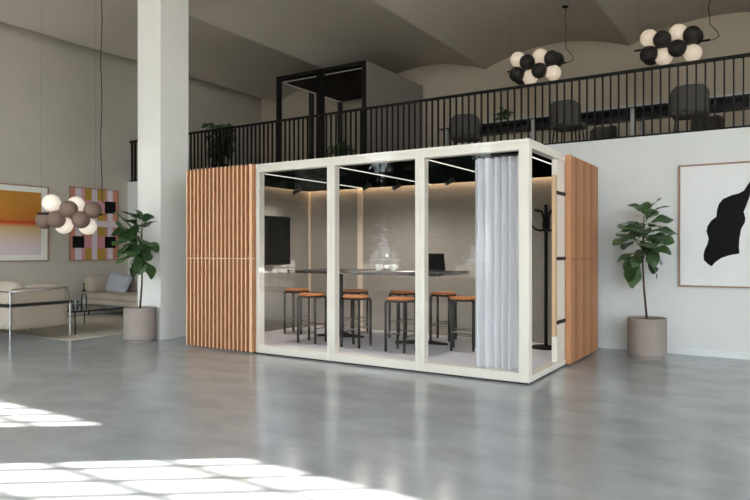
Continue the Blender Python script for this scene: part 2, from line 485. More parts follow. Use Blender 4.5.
build(box(X1 - 0.09, X1, 7.02, Y1, ZB, 2.265), 'side_wall', 'felt', pod)
# felt panel joints and back posts
for bx in (BX[0], BX[1], BX[2]):
    build(box(bx - 0.115, bx - 0.025, Y1 - 0.125, Y1 - 0.1, 0.05, 2.262), 'wall_post', 'felt_pale', pod, bevel=0.003)
build(box(X0 + 0.09, X0 + 0.12, Y1 - 0.13, Y1 - 0.1, 0.05, 2.262), 'corner_post', 'felt_pale', pod)
# glazed bays on the front
S, RB, RTOP, D = 0.053, 0.088, 0.062, 0.09
for i in range(3):
    a, b = BX[i] + 0.001, BX[i + 1] - 0.001
    s2 = 0.1 if i == 2 else S
    build(box(a, a + S, Y0, Y0 + D, ZB, 2.264), 'frame_post', 'frame_cream', pod, bevel=0.003)
    build(box(b - s2, b, Y0, Y0 + D, ZB, 2.264), 'frame_post', 'frame_cream', pod, bevel=0.003)
    build(box(a + S, b - s2, Y0, Y0 + D, ZB, ZB + RB), 'frame_rail', 'frame_cream', pod, bevel=0.003)
    build(box(a + S, b - s2, Y0, Y0 + D, 2.264 - RTOP, 2.264), 'frame_rail', 'frame_cream', pod, bevel=0.003)
    build(box(a + 0.002, b - 0.002, Y0 - 0.009, Y0 - 0.001, ZB + 0.003, H), 'glass_pane', 'glass', pod)
# side: fixed frame and glazed door
build(box(X1 - 0.09, X1, Y0 + D, 7.0, ZB, ZB + 0.06), 'door_threshold', 'frame_cream', pod, bevel=0.003)
build(box(X1 - 0.09, X1, Y0 + D, 7.0, 2.264 - 0.045, 2.264), 'door_head', 'frame_cream', pod, bevel=0.003)
door = build(box(X1 - 0.06, X1 - 0.005, 6.70, 6.99, 0.082, 2.215), 'sliding_door', 'frame_cream', pod, bevel=0.003)
build(box(X1 - 0.03, X1 + 0.004, 6.60, 6.69, 0.36, 2.04), 'pull_handle', 'oak_pale', door, bevel=0.004)
for z in (1.86, 1.17, 0.50):
    build(box(X1 - 0.005, X1 + 0.012, 6.66, 6.97, z - 0.017, z + 0.017), 'handle_bracket', 'black_steel', door)
# oak slat panels
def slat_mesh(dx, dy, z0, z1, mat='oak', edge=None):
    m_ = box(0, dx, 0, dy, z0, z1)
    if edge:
        m_.mi[2] = 1          # front face takes the paler edge material
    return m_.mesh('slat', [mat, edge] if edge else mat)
ZSEAM = 1.155
fp = build(box(X0 - 0.01, BX[0] - 0.004, Y0 - 0.014, Y0, 0.03, H - 0.005), 'slat_panel', 'oak_deep', pod)
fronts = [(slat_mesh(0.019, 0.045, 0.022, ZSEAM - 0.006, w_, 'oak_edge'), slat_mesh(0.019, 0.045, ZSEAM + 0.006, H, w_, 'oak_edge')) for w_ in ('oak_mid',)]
NS = 17; pitch = (BX[0] - 0.006 - 0.05 - (X0 - 0.012)) / (NS - 1)
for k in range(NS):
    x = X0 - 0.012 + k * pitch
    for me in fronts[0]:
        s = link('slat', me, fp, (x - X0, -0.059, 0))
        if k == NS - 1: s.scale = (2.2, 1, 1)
build(box(X0 - 0.01, BX[0] - 0.006, Y0 - 0.055, Y0 - 0.014, ZSEAM - 0.006, ZSEAM + 0.006), 'seam_batten', 'oak_pale', fp)
sp_ = build(box(X1 - 0.02, X1 + 0.012, 7.03, 8.22, 0.03, H - 0.005), 'slat_panel', 'oak_deep', pod)
sides = [(slat_mesh(0.042, 0.022, 0.022, ZSEAM - 0.004, w_), slat_mesh(0.042, 0.022, ZSEAM + 0.004, H - 0.01, w_)) for w_ in ('oak_mid', 'oak_deep', 'oak')]
NS2 = 22; pitch2 = (8.22 - 7.03 - 0.022) / (NS2 - 1)
for k in range(NS2):
    for me in sides[(k * 5 // 2) % 3]:
        link('slat', me, sp_, (X1 + 0.012 - X0, 7.03 + k * pitch2 - Y0, 0))
build(box(X1 - 0.005, X1 + 0.056, 7.004, 7.028, 0.022, H - 0.005), 'edge_board', 'oak', sp_)
# light lines in the ceiling and the warm cove
for x in (BX[0] + 0.055, BX[1] + 0.055, BX[2] + 0.055, X1 - 0.125):
    build(box(x - 0.005, x + 0.005, Y0 + 0.1, Y1 - 0.175, 2.187, 2.1945), 'light_line', 'led_white', pod)
build(box(X0 + 0.14, X1 - 0.1, Y1 - 0.165, Y1 - 0.15, 2.235, 2.262), 'cove_light', 'led_warm', pod)
build(box(X0 + 0.105, X0 + 0.12, Y0 + 0.1, Y1 - 0.17, 2.235, 2.262), 'cove_light', 'led_warm', pod)
for (px, py, Y) in ((297, 181, 7.2), (367, 178, 7.2), (397, 182, 7.4), (450, 168, 7.2)):
    p = at_y(px, py, Y)
    m_ = MB().tube([(p[0], Y, 2.195), (p[0], Y, 2.13)], 0.008, 8)
    m_.tube([(p[0] + 0.045, Y + 0.03, 2.135), (p[0] - 0.05, Y - 0.03, 2.075)], 0.028, 12)
    so = build(m_, 'spotlight', 'black_plastic', pod, smooth='auto')
    sd = bpy.data.lights.new('spotlight_beam', 'SPOT'); sd.energy = 20.0; sd.spot_size = math.radians(165); sd.spot_blend = 1.0; sd.shadow_soft_size = 0.05; sd.color = (1.0, 0.93, 0.86)
    lo_ = bpy.data.objects.new('spotlight_beam', sd); COL.objects.link(lo_); lo_.location = (p[0] - 0.056, Y - 0.036, 2.065)

# curtain behind the front glass
cu = thing('curtain', 'white sheer curtain hanging in soft folds inside the booth corner', 'curtain', (-2.3, 6.0, 0.06))
cx0, cx1 = at_y(475, 250, 5.99)[0], at_y(519, 250, 5.99)[0] + 0.03
NXC, NZC = 120, 14
mb = MB()
for layer in (0.0, 0.003):
    for j in range(NZC + 1):
        z = 0.10 + (2.17 - 0.10) * j / NZC
        for i in range(NXC + 1):
            u = i / NXC
            amp = 0.056 * (1 - 0.25 * j / NZC)
            ph = 2 * PI * (6.0 * u + 0.12 * math.sin(3.1 * u * PI))
            y = 5.99 + amp * math.sin(ph) + 0.006 * math.sin(2 * ph + 1) + layer
            mb.v.append((cx0 + (cx1 - cx0) * u + 0.004 * math.sin(ph + 0.6), y, z))
W_ = NXC + 1
for b_ in (0, (NZC + 1) * W_):
    for j in range(NZC):
        for i in range(NXC):
            q = b_ + j * W_ + i
            mb.f.append((q, q + 1, q + W_ + 1, q + W_))
mb.f = mb.f[:NXC * NZC]; mb.v = mb.v[:(NZC + 1) * W_]; mb.mi = [0] * len(mb.f)
build(mb, 'drape', 'curtain', cu, smooth=True)
build(box(cx0 - 0.02, cx1 + 0.02, 5.965, 6.005, 2.172, 2.194), 'curtain_track', 'black_plastic', cu)

# wall screen
tv = thing('wall_screen', 'black flat screen mounted on the felt side wall in the booth', 'screen', (X0 + 0.09, 7.05, 1.04))
build(box(X0 + 0.092, X0 + 0.13, 6.38, 7.68, 1.04, 1.77), 'screen_body', 'black_plastic', tv, bevel=0.006)
build(box(X0 + 0.13, X0 + 0.133, 6.395, 7.665, 1.06, 1.755), 'display', 'screen_black', tv)

# meeting table
TZ = 0.985
tb = thing('meeting_table', 'long dark counter-height meeting table on two pedestal legs in booth', 'table', (-4.58, 7.25, 0.05))
build(box(-5.74, -3.42, 6.80, 7.68, TZ - 0.04, TZ), 'table_top', 'table_top', tb, bevel=0.006)
for x in (-5.17, -3.90):
    pl = build(MB().tube([(x, 7.25, 0.07), (x, 7.25, TZ - 0.04)], 0.038, 16), 'pedestal', 'dark_steel', tb, smooth='auto')
    ft = MB()
    for a in (0, PI / 2, PI, 1.5 * PI):
        a += 0.3
        c, s = math.cos(a), math.sin(a)
        ft.tube([(x, 7.25, 0.085), (x + 0.16 * c, 7.25 + 0.16 * s, 0.08), (x + 0.34 * c, 7.25 + 0.34 * s, 0.066)], [0.03, 0.024, 0.0155], 8)
    build(ft, 'star_base', 'dark_steel', pl, smooth='auto')
    build(box(x - 0.15, x + 0.15, 7.1, 7.4, TZ - 0.048, TZ - 0.04), 'mount_plate', 'dark_steel', pl)

# stools
def make_stool():
    t = thing('bar_stool', '', 'stool', (0, 0, 0.05), 0, 'oak stools around the booth table')
    build(MB().lathe([(0.001, 0.612), (0.155, 0.612), (0.168, 0.62), (0.17, 0.634), (0.166, 0.643), (0.13, 0.645), (0.001, 0.642)], 32), 'seat', 'oak_seat', t, smooth='auto', local=True)
    ring = MB()
    ring.tube([(0.148 * math.cos(a * PI / 14), 0.148 * math.sin(a * PI / 14), 0.6) for a in range(29)], 0.011, 8)
    build(ring, 'seat_ring', 'dark_steel', t, smooth=True, local=True)
    for k in range(4):
        a = PI / 4 + k * PI / 2
        c, s = math.cos(a), math.sin(a)
        build(MB().tube([(0.185 * c, 0.185 * s, 0.0), (0.185 * c, 0.185 * s, 0.57), (0.178 * c, 0.178 * s, 0.592), (0.15 * c, 0.15 * s, 0.602)], 0.0165, 12), 'leg', 'dark_steel', t, smooth='auto', local=True)
    for k in range(4):
        a = PI / 4 + k * PI / 2; b = a + PI / 2
        z = 0.19 if k % 2 else 0.23
        build(MB().tube([(0.185 * math.cos(a), 0.185 * math.sin(a), z), (0.185 * math.cos(b), 0.185 * math.sin(b), z)], 0.008, 8), 'footrest', 'chrome', t, smooth='auto', local=True)
    return t
stools = [(-5.22, 6.68, 0.1, 'oak-seat stool tucked under long table edge nearest the wall screen, window side'),
          (-4.52, 6.68, 0.0, 'oak-seat stool tucked under the middle of the table, on its window side'),
          (-3.86, 6.66, -0.05, 'oak-seat stool on the table window side, before the laptop end'),
          (-3.28, 7.17, 0.35, 'oak-seat stool at the table end facing the open laptop'),
          (-5.98, 7.30, 0.2, 'oak-seat stool at the table end beside the wall screen'),
          (-5.20, 7.66, 0.1, 'oak-seat stool on the felt-wall side of the table beside the screen end'),
          (-4.46, 7.74, 0.0, 'oak-seat stool on the felt-wall side of table, behind the middle'),
          (-3.86, 7.80, 0.1, 'oak-seat stool by the felt back wall behind the laptop')]
st0 = make_stool()
for i, (x, y, rz, lab) in enumerate(stools):
    o = st0 if i == 0 else copy_tree(st0)
    o.location = (x, y, 0.05); o.rotation_euler = (0, 0, rz); o['label'] = lab

# laptop
lp = thing('laptop', 'open black laptop at the end of the dark meeting table', 'laptop', (-3.66, 7.20, TZ), math.radians(-42))
build(box(-0.11, 0.12, -0.165, 0.165, 0.0, 0.014), 'laptop_base', 'black_plastic', lp, bevel=0.003, local=True)
build(box(-0.09, 0.02, -0.14, 0.14, 0.0142, 0.016), 'keyboard', 'screen_black', lp, local=True)
th = math.radians(14)
def slab(u0, u1, w0, w1, y0, y1):   # u up the lid, w thickness
    def pt(u, w, y):
        return (-0.108 - u * math.sin(th) + w * math.cos(th), y, 0.012 + u * math.cos(th) + w * math.sin(th))
    vs = [pt(u, w, y) for u in (u0, u1) for w in (w0, w1) for y in (y0, y1)]
    return MB().add(vs, [(0, 1, 3, 2), (4, 6, 7, 5), (0, 4, 5, 1), (2, 3, 7, 6), (0, 2, 6, 4), (1, 5, 7, 3)])
lid = build(slab(0, 0.225, 0, 0.007, -0.165, 0.165), 'lid', 'black_plastic', lp, local=True)
build(slab(0.012, 0.216, 0.007, 0.0085, -0.157, 0.157), 'display', 'screen_black', lid, local=True)

# cups, bottle, paper on the table
def cup(px, label):
    p = at_y(px, 270, 7.25)
    t = thing('cup', label, 'cup', (p[0], 7.25, TZ), 0, 'white cups on the booth table')
    build(MB().lathe([(0.001, 0), (0.032, 0), (0.04, 0.03), (0.043, 0.085), (0.039, 0.085), (0.036, 0.03), (0.001, 0.012)], 20), 'bowl', 'ceramic', t, smooth='auto', local=True)
    build(MB().tube([(0.04, 0, 0.068), (0.062, 0, 0.066), (0.068, 0, 0.045), (0.058, 0, 0.025), (0.039, 0, 0.022)], 0.005, 8), 'handle', 'ceramic', t, smooth=True, local=True)
cup(378.5, 'white ceramic cup beside the bottle, on the wall-screen side')
cup(393, 'white ceramic cup beside the bottle, on the laptop side')
p = at_y(387, 270, 7.3)
t = thing('bottle', 'slim clear glass water bottle with pale stopper between two white cups', 'bottle', (p[0], 7.3, TZ))
build(MB().lathe([(0.001, 0), (0.034, 0), (0.036, 0.01), (0.036, 0.10), (0.014, 0.15), (0.013, 0.185), (0.001, 0.186)], 20), 'body', 'glass_small', t, smooth='auto', local=True)
build(MB().lathe([(0.0145, 0.18), (0.0165, 0.181), (0.0165, 0.2), (0.012, 0.222), (0.001, 0.225)], 16), 'stopper', 'ceramic', t, smooth='auto', local=True)
build(MB().lathe([(0.0365, 0.03), (0.0372, 0.031), (0.0372, 0.075), (0.0365, 0.076)], 20), 'sleeve', 'ceramic', t, smooth='auto', local=True)
p = at_y(408, 270, 7.2)
tag(build(box(p[0] - 0.1, p[0] + 0.1, 7.06, 7.34, TZ + 0.0002, TZ + 0.003), 'paper_sheet', 'paper'), 'loose white paper sheets lying on the dark meeting table', 'paper')

# coat rack
cr = thing('coat_rack', 'black coat stand with curved hooks and round foot inside the glass door', 'coat rack', (-2.47, 7.84, 0.05))
build(MB().lathe([(0.001, 0), (0.2, 0), (0.2, 0.012), (0.17, 0.02), (0.03, 0.03), (0.001, 0.03)], 32), 'foot', 'black_steel', cr, smooth='auto', local=True)
build(MB().tube([(0, 0, 0.02), (0, 0, 1.77)], 0.021, 14), 'pole', 'black_steel', cr, smooth='auto', local=True)
for k in range(4):
    a = 0.5 + k * PI / 2; c, s = math.cos(a), math.sin(a)
    arm = [(0.015, 1.46), (0.06, 1.45), (0.12, 1.46), (0.165, 1.50), (0.18, 1.55), (0.19, 1.565)]
    build(MB().tube([(r * c, r * s, z) for r, z in arm], [0.014, 0.014, 0.013, 0.013, 0.014, 0.012], 8), 'hook', 'black_steel', cr, smooth=True, local=True)
    arm = [(0.015, 1.52), (0.035, 1.58), (0.045, 1.64), (0.08, 1.69), (0.13, 1.70), (0.155, 1.69), (0.17, 1.715)]
    build(MB().tube([(r * math.cos(a + 0.5), r * math.sin(a + 0.5), z) for r, z in arm], [0.014, 0.014, 0.013, 0.013, 0.013, 0.013, 0.012], 8), 'hook', 'black_steel', cr, smooth=True, local=True)

# ================================================================== potted fiddle-leaf figs
def leaf_mesh(L, Wd, curl, fold, mat, pet=0.06):
    """obovate leaf along +X from origin, petiole first"""
    mb = MB()
    rows = 7
    ws = [0.14, 0.50, 0.66, 0.84, 1.0, 0.98, 0.72, 0.2]
    for i in range(rows + 1):
        u = i / rows
        x = pet + L * u
        z = -curl * L * u * u
        w = Wd / 2 * ws[i]
        rip = 0.012 * math.sin(u * 9)
        mb.v += [(x, -w, z + fold * w + rip), (x, -w * 0.5, z + fold * w * 0.35), (x, 0, z), (x, w * 0.5, z + fold * w * 0.35), (x, w, z + fold * w - rip)]
    for i in range(rows):
        for k in range(4):
            q = i * 5 + k
            mb.f.append((q, q + 1, q + 6, q + 5))
    mb.mi = [0] * len(mb.f)
    mb.tube([(0, 0, 0), (pet * 0.5, 0, -0.004), (pet + 0.02, 0, 0.0)], [0.004, 0.0035, 0.003], 5)
    return mb.mesh('leaf', mat, smooth=True)
LEAVES = [leaf_mesh(0.25, 0.19, 0.28, 0.15, 'leaf_dark', 0.08), leaf_mesh(0.22, 0.17, 0.4, 0.2, 'leaf_dark', 0.07), leaf_mesh(0.27, 0.19, 0.15, 0.12, 'leaf_mid', 0.09), leaf_mesh(0.2, 0.155, 0.5, 0.2, 'leaf_dark', 0.08)]
def fig(loc, label, stem_h, nleaf, rz, scale=1.0, seed=1, lean=0.03, ymax=9.0):
    rnd = random.Random(seed)
    t = thing('potted_fig', label, 'plant', loc, rz, 'fiddle-leaf figs in clay pots')
    R_ = 0.215
    pot = build(MB().lathe([(0.001, 0.0), (R_ - 0.03, 0.0), (R_ - 0.03, 0.035), (R_, 0.045), (R_, 0.462), (R_ - 0.006, 0.468), (R_ - 0.02, 0.468), (R_ - 0.022, 0.43), (0.001, 0.43)], 40), 'pot', 'pot_clay', t, smooth='auto', local=True)
    build(MB().lathe([(0.001, 0.431), (R_ - 0.024, 0.431), (R_ - 0.03, 0.44), (0.05, 0.447), (0.001, 0.448)], 24), 'soil', 'soil', t, smooth=True, local=True)
    path = [(0, 0, 0.43), (lean * 0.6, 0.01, 0.43 + stem_h * 0.3), (lean, -0.005, 0.43 + stem_h * 0.55), (lean * 0.8, 0.0, 0.43 + stem_h * 0.8), (lean * 0.6, 0.01, 0.43 + stem_h)]
    build(MB().tube(path, [0.014, 0.012, 0.011, 0.009, 0.005], 10), 'trunk', 'bark', t, smooth=True, local=True)
    br = []
    for k, (bz, ba) in enumerate(((0.60, 0.1), (0.68, 3.0), (0.74, 4.6))):
        z0 = 0.43 + stem_h * bz
        e = (lean + 0.10 * math.cos(ba), 0.10 * math.sin(ba), z0 + 0.14)
        build(MB().tube([(lean, 0, z0), ((lean + e[0]) / 2 + 0.01, e[1] / 2, z0 + 0.05), e], [0.008, 0.006, 0.004], 7), 'branch', 'bark', t, smooth=True, local=True)
        br.append(((lean, 0, z0), e))
    for k in range(nleaf):
        q = (k + 0.5) / nleaf
        a = k * 2.399963 + rnd.uniform(-0.3, 0.3)
        if k % 3 == 2:
            b0, b1 = br[(k // 3) % 3]
            w = rnd.uniform(0.5, 1.0)
            p = Vector(b0).lerp(Vector(b1), w)
        else:
            zz = 0.58 + 0.42 * q
            p = Vector((lean * (1 - max(0, zz - 0.6) * 2), 0, 0.43 + stem_h * zz))
        el = math.radians(-42 + 88 * q ** 0.8 + rnd.uniform(-26, 26))
        if math.sin(a) * math.cos(el) * 0.36 > ymax:
            a = -a
        s = scale * rnd.uniform(0.82, 1.12) * (1.0 - 0.2 * max(0, q - 0.75) * 4)
        lf = link('leaf', LEAVES[rnd.randrange(4)], t)
        lf.location = p
        lf.rotation_mode = 'QUATERNION'
        mt = Matrix.Rotation(a, 3, 'Z') @ Matrix.Rotation(-el, 3, 'Y') @ Matrix.Rotation(rnd.uniform(-0.7, 0.7), 3, 'X')
        lf.rotation_quaternion = mt.to_quaternion()
        lf.scale = (s, s, s)
    return t
fig((-1.34, 8.06, 0), 'fiddle-leaf fig in a clay-coloured pot before the white wall by black artwork', 1.24, 44, 0.4, 1.02, 3, -0.05)
fig((-7.49, 5.745, 0), 'fiddle-leaf fig in a clay-coloured pot standing against the white column', 1.24, 48, 0.0, 1.08, 11, 0.05, 0.1)

# ================================================================== artworks
def frame_on(name_parent, horiz, a0, a1, z0, z1, plane, sgn, w, d, mat):
    """four frame bars; horiz 'x' (wall plane Y) or 'y' (wall plane X); sgn = direction out of the wall"""
    lo_, hi_ = sorted((plane, plane + sgn * d))
    for (p0, p1, q0, q1) in ((a0, a1, z0, z0 + w), (a0, a1, z1 - w, z1), (a0, a0 + w, z0 + w, z1 - w), (a1 - w, a1, z0 + w, z1 - w)):
        m_ = box(p0, p1, lo_, hi_, q0, q1) if horiz == 'x' else box(lo_, hi_, p0, p1, q0, q1)
        build(m_, 'frame_bar', mat, name_parent)
# black organic shape on white
a0, a1, z0, z1 = -1.058, 0.16, 0.82, 2.28
art = thing('framed_artwork', 'framed white artwork with one black wavy organic shape on white wall', 'artwork', (a0, YW, z0))
frame_on(art, 'x', a0, a1, z0, z1, YW - 0.001, -1, 0.018, 0.035, 'wood_frame')
build(box(a0 + 0.018, a1 - 0.018, YW - 0.02, YW - 0.001, z0 + 0.018, z1 - 0.018), 'canvas', 'print_white', art)
shape = [(299, 106), (280, 135), (262, 145), (240, 150), (210, 163), (196, 180), (190, 200), (188, 222), (170, 236), (158, 255), (155, 272), (162, 295), (158, 314), (149, 332), (145, 350), (146, 367), (158, 379), (172, 388), (184, 374), (205, 360), (232, 351), (265, 345), (263, 325), (265, 295), (271, 262), (283, 242), (285, 228), (279, 206), (288, 185), (297, 160), (303, 140), (312, 118), (318, 96), (312, 92)]
pts = []
for (zx, zy) in shape:
    q = at_y(660 + zx * 0.3, 150 + zy * 0.3, YW - 0.022)
    pts.append((q[0], q[2]))
n = len(pts)
mb = MB()
mb.add([(x, YW - 0.0225, z) for x, z in pts] + [(x, YW - 0.0202, z) for x, z in pts], [tuple(range(n)), tuple(reversed(range(n, 2 * n)))] + [(i, (i + 1) % n, n + (i + 1) % n, n + i) for i in range(n)])
build(mb, 'black_shape', 'print_black', art)
# colour field print
a0, a1, z0, z1 = 5.05, 6.82, 1.055, 2.43
art = thing('framed_print', 'framed print of soft orange, red and lilac colour bands on grey wall', 'artwork', (XL, a0, z0))
frame_on(art, 'y', a0, a1, z0, z1, XL + 0.001, 1, 0.02, 0.035, 'wood_frame')
build(box(XL + 0.001, XL + 0.018, a0 + 0.02, a1 - 0.02, z0 + 0.02, z1 - 0.02), 'mat_board', 'mat_board', art)
tmp = box(XL + 0.0185, XL + 0.021, a0 + 0.10, a1 - 0.14, z0 + 0.12, z1 - 0.12)
pr = link('print', tmp.mesh('print', 'print_fields', False, 0.0, (XL, a0, 0)), art, (0, 0, -z0))
# striped check print
a0, a1, z0, z1 = 7.237, 8.30, 1.056, 2.48
art = thing('checked_artwork', 'pink and mustard striped artwork with four black squares on grey wall', 'artwork', (XL, a0, z0))
frame_on(art, 'y', a0, a1, z0, z1, XL + 0.001, 1, 0.015, 0.035, 'wood_frame')
cols = [(335, 358, 0), (358, 388, 2), (388, 405, 1), (405, 437, 3), (437, 463, 2), (463, 470, 3), (470, 502, 3), (502, 512, 1), (512, 537, 2), (537, 560, 0)]
mb = MB()
def yz(px, py):
    q = at_x(px / 4.76, 170 + py / 4.76, XL + 0.02)
    return q[1], q[2]
ya, yb = a0 + 0.015, a1 - 0.015
def ycol(px): return max(ya, min(yb, yz(px, 250)[0]))
bands = [(z0 + 0.015, 1.16, None), (1.16, 1.29, {3: 3, 0: 0, 1: 1, 2: 2}), (1.29, 1.53, {3: 1, 0: 0, 1: 1, 2: 2}), (1.53, 1.72, {3: 3, 0: 0, 1: 0, 2: 2}), (1.72, 1.84, {3: 2, 0: 2, 1: 2, 2: 2}), (1.84, 2.0, {3: 3, 0: 0, 1: 0, 2: 2}), (2.0, 2.24, {3: 1, 0: 0, 1: 1, 2: 2}), (2.24, z1 - 0.015, {3: 3, 0: 0, 1: 1, 2: 2})]
for (b0, b1, mp_) in bands:
    for (c0, c1, ci) in cols:
        e0 = ya if c0 == 335 else ycol(c0); e1 = yb if c1 == 560 else ycol(c1)
        idx = ci if mp_ is None else mp_[ci]
        if e1 > e0:
            mb.box(XL + 0.001, XL + 0.02, e0, e1, b0, b1, idx)
build(mb, 'print', ['print_salmon', 'print_pink', 'print_lilac', 'print_mustard'], art)
for (c0, c1) in ((345, 401), (499, 551)):
    for (b0, b1) in ((1.30, 1.53), (2.0, 2.24)):
        build(box(XL + 0.0202, XL + 0.0215, ycol(c0), ycol(c1), b0, b1), 'black_square', 'print_black', art)

# ================================================================== lounge
tag(build(box(-11.2, -8.37, 5.22, 7.75, 0.0005, 0.012), 'area_rug', 'rug', bevel=0.004), 'beige woven rug under the coffee table and sofas', 'rug')
# tubular sofa with its back to the windows
SX0, SX1, SY0, SY1 = -10.55, -8.66, 4.60, 5.45
s1 = thing('tubular_sofa', 'linen sofa with chrome tube legs and black belt, beside the glass coffee table', 'sofa', (SX1, SY0, 0))
for (x, y) in ((SX0, SY0), (SX1, SY0), (SX0, SY1), (SX1, SY1)):
    zf = 0.0125 if y > 5.2 else 0.0
    build(MB().tube([(x, y, zf), (x, y, 0.70 if y == SY0 else 0.54)], 0.012, 12), 'leg', 'chrome', s1, smooth='auto')
for x in (SX0, SX1):
    sgn = 1 if x == SX1 else -1
    sp2 = MB()
    ins = x - sgn * 0.03
    sp2.soft((ins, (SY0 + SY1) / 2, 0.465), (0.05, SY1 - SY0 - 0.05, 0.56), 0.02, (0.01, 0, 0), 8)
    build(sp2, 'side_panel', 'linen', s1, smooth=True)
    build(MB().tube([(x, SY0, 0.70), (x, SY1 - 0.05, 0.725), (x, SY1 - 0.02, 0.70), (x, SY1, 0.54)], 0.009, 10), 'arm_tube', 'chrome', s1, smooth=True)
    build(box(x - 0.006 + sgn * 0.004, x + 0.006 + sgn * 0.004, SY0 - 0.02, SY1 + 0.03, 0.495, 0.54), 'belt', 'leather_black', s1)
build(box(SX0, SX1, SY0 - 0.022, SY0 - 0.012, 0.495, 0.54), 'belt', 'leather_black', s1)
build(MB().tube([(SX0, SY0, 0.70), (SX1, SY0, 0.70)], 0.009, 10), 'back_tube', 'chrome', s1, smooth='auto')
build(MB().soft(((SX0 + SX1) / 2, SY0 + 0.045, 0.44), (SX1 - SX0 - 0.06, 0.05, 0.5), 0.02, (0, 0.01, 0), 8), 'back_panel', 'linen_pale', s1, smooth=True)
build(MB().soft(((SX0 + SX1) / 2, (SY0 + SY1) / 2 + 0.02, 0.25), (SX1 - SX0 - 0.13, SY1 - SY0 - 0.12, 0.13), 0.03, (0, 0, 0), 8), 'seat_base', 'linen', s1, smooth=True)
for k in range(2):
    cx = SX1 - 0.07 - 0.43 - k * 0.88
    build(MB().soft((cx, (SY0 + SY1) / 2 + 0.05, 0.39), (0.86, SY1 - SY0 - 0.18, 0.15), 0.05, (0, 0, 0.02), 8), 'seat_cushion', 'linen_pale', s1, smooth=True)
    build(MB().soft((cx, SY0 + 0.19, 0.62), (0.8, 0.19, 0.36), 0.08, (0, 0.03, 0.03), 8, Matrix.Rotation(-0.15, 3, 'X')), 'back_cushion', 'linen_pale', s1, smooth=True)
# padded bolster on the arm
build(MB().soft((SX1 - 0.13, SY0 + 0.50, 0.62), (0.13, 0.52, 0.28), 0.06, (0.02, 0, 0.02), 8), 'arm_bolster', 'linen_pale', s1, smooth=True)

# low linen sofa in the corner
QX0, QX1, QY0, QY1 = -11.40, -9.10, 7.42, 8.40
s2 = thing('linen_sofa', 'low beige linen sofa in the corner beyond the coffee table', 'sofa', (QX0, QY0, 0))
build(MB().soft(((QX0 + QX1) / 2, (QY0 + QY1) / 2, 0.275), (QX1 - QX0, QY1 - QY0, 0.11), 0.03, (0, 0, 0), 8), 'base', 'linen_pale', s2, smooth=True)
for k in range(2):
    cx = QX0 + (k + 0.5) * (QX1 - QX0) / 2
    build(MB().soft((cx, QY0 + 0.37, 0.375), ((QX1 - QX0) / 2 - 0.01, 0.76, 0.12), 0.05, (0, 0, 0.02), 8), 'seat_cushion', 'linen_pale', s2, smooth=True)
    build(MB().soft((cx, QY0 + 0.80, 0.58), ((QX1 - QX0) / 2 - 0.02, 0.22, 0.34), 0.08, (0, 0.03, 0.02), 8, Matrix.Rotation(-0.14, 3, 'X')), 'back_cushion', 'linen_pale', s2, smooth=True)
build(MB().soft((QX0 + 0.13, QY0 + 0.36, 0.585), (0.26, 0.70, 0.33), 0.09, (0.02, 0, 0.02), 8), 'arm_cushion', 'linen_pale', s2, smooth=True)
for (x, y) in ((QX0 + 0.1, QY0 + 0.08), (QX1 - 0.1, QY0 + 0.08), (QX0 + 0.1, QY1 - 0.1), (QX1 - 0.1, QY1 - 0.1)):
    zf = 0.0125 if y < 7.75 and x < -8.37 and x > -11.2 else 0.0
    build(MB().tube([(x, y, zf), (x, y, 0.225)], 0.014, 10), 'leg', 'black_steel', s2, smooth='auto')
# loose pillow
pa = at_y(116.5, 284, 7.83)
pm = MB()
rot = Matrix.Rotation(math.radians(8), 3, 'Y') @ Matrix.Rotation(math.radians(-24), 3, 'X')
pm.soft((pa[0], 7.86, 0.60), (0.62, 0.1, 0.40), 0.05, (0, 0.06, 0), 10, rot)
tag(build(pm, 'throw_pillow', 'linen_blue', smooth=True), 'pale blue-grey throw pillow leaning on the corner sofa', 'pillow')

# coffee table
CX0, CX1, CY0, CY1, CZ = -9.95, -8.80, 5.62, 6.52, 0.355
ct = thing('coffee_table', 'low black coffee table with dark glass top on the beige rug', 'table', (CX1, CY0, 0.012))
for (x, y) in ((CX0, CY0), (CX1, CY0), (CX0, CY1), (CX1, CY1)):
    build(box(x - 0.006, x + 0.006, y - 0.006, y + 0.006, 0.0125, CZ - 0.02), 'leg', 'black_steel', ct)
fr = MB()
fr.box(CX0 - 0.01, CX1 + 0.01, CY0 - 0.01, CY0 + 0.012, CZ - 0.02, CZ).box(CX0 - 0.01, CX1 + 0.01, CY1 - 0.012, CY1 + 0.01, CZ - 0.02, CZ)
fr.box(CX0 - 0.01, CX0 + 0.012, CY0 + 0.012, CY1 - 0.012, CZ - 0.02, CZ).box(CX1 - 0.012, CX1 + 0.01, CY0 + 0.012, CY1 - 0.012, CZ - 0.02, CZ)
build(fr, 'top_frame', 'black_steel', ct)
build(box(CX0 + 0.012, CX1 - 0.012, CY0 + 0.012, CY1 - 0.012, CZ - 0.01, CZ - 0.001), 'glass_top', 'glass_dark', ct)
def tumbler(px, Y, hgt, label):
    p = at_y(px, 305, Y)
    tag(build(MB().lathe([(0.001, 0), (0.036, 0), (0.04, 0.004), (0.042, hgt), (0.038, hgt), (0.035, 0.012), (0.001, 0.01)], 18, (p[0], Y, CZ - 0.0005)), 'drinking_glass', 'glass_small', smooth='auto'), label, 'glass', 'glasses on the coffee table')
tumbler(75.5, 5.86, 0.13, 'clear drinking glass on the coffee table, next to the tubular sofa')
tumbler(79, 6.05, 0.11, 'clear drinking glass on the coffee table, between bottle and the other glass')
p = at_y(84, 305, 6.15)
bt = thing('carafe', 'tall slim glass carafe with black stopper on the coffee table', 'carafe', (p[0], 6.15, CZ - 0.0005))
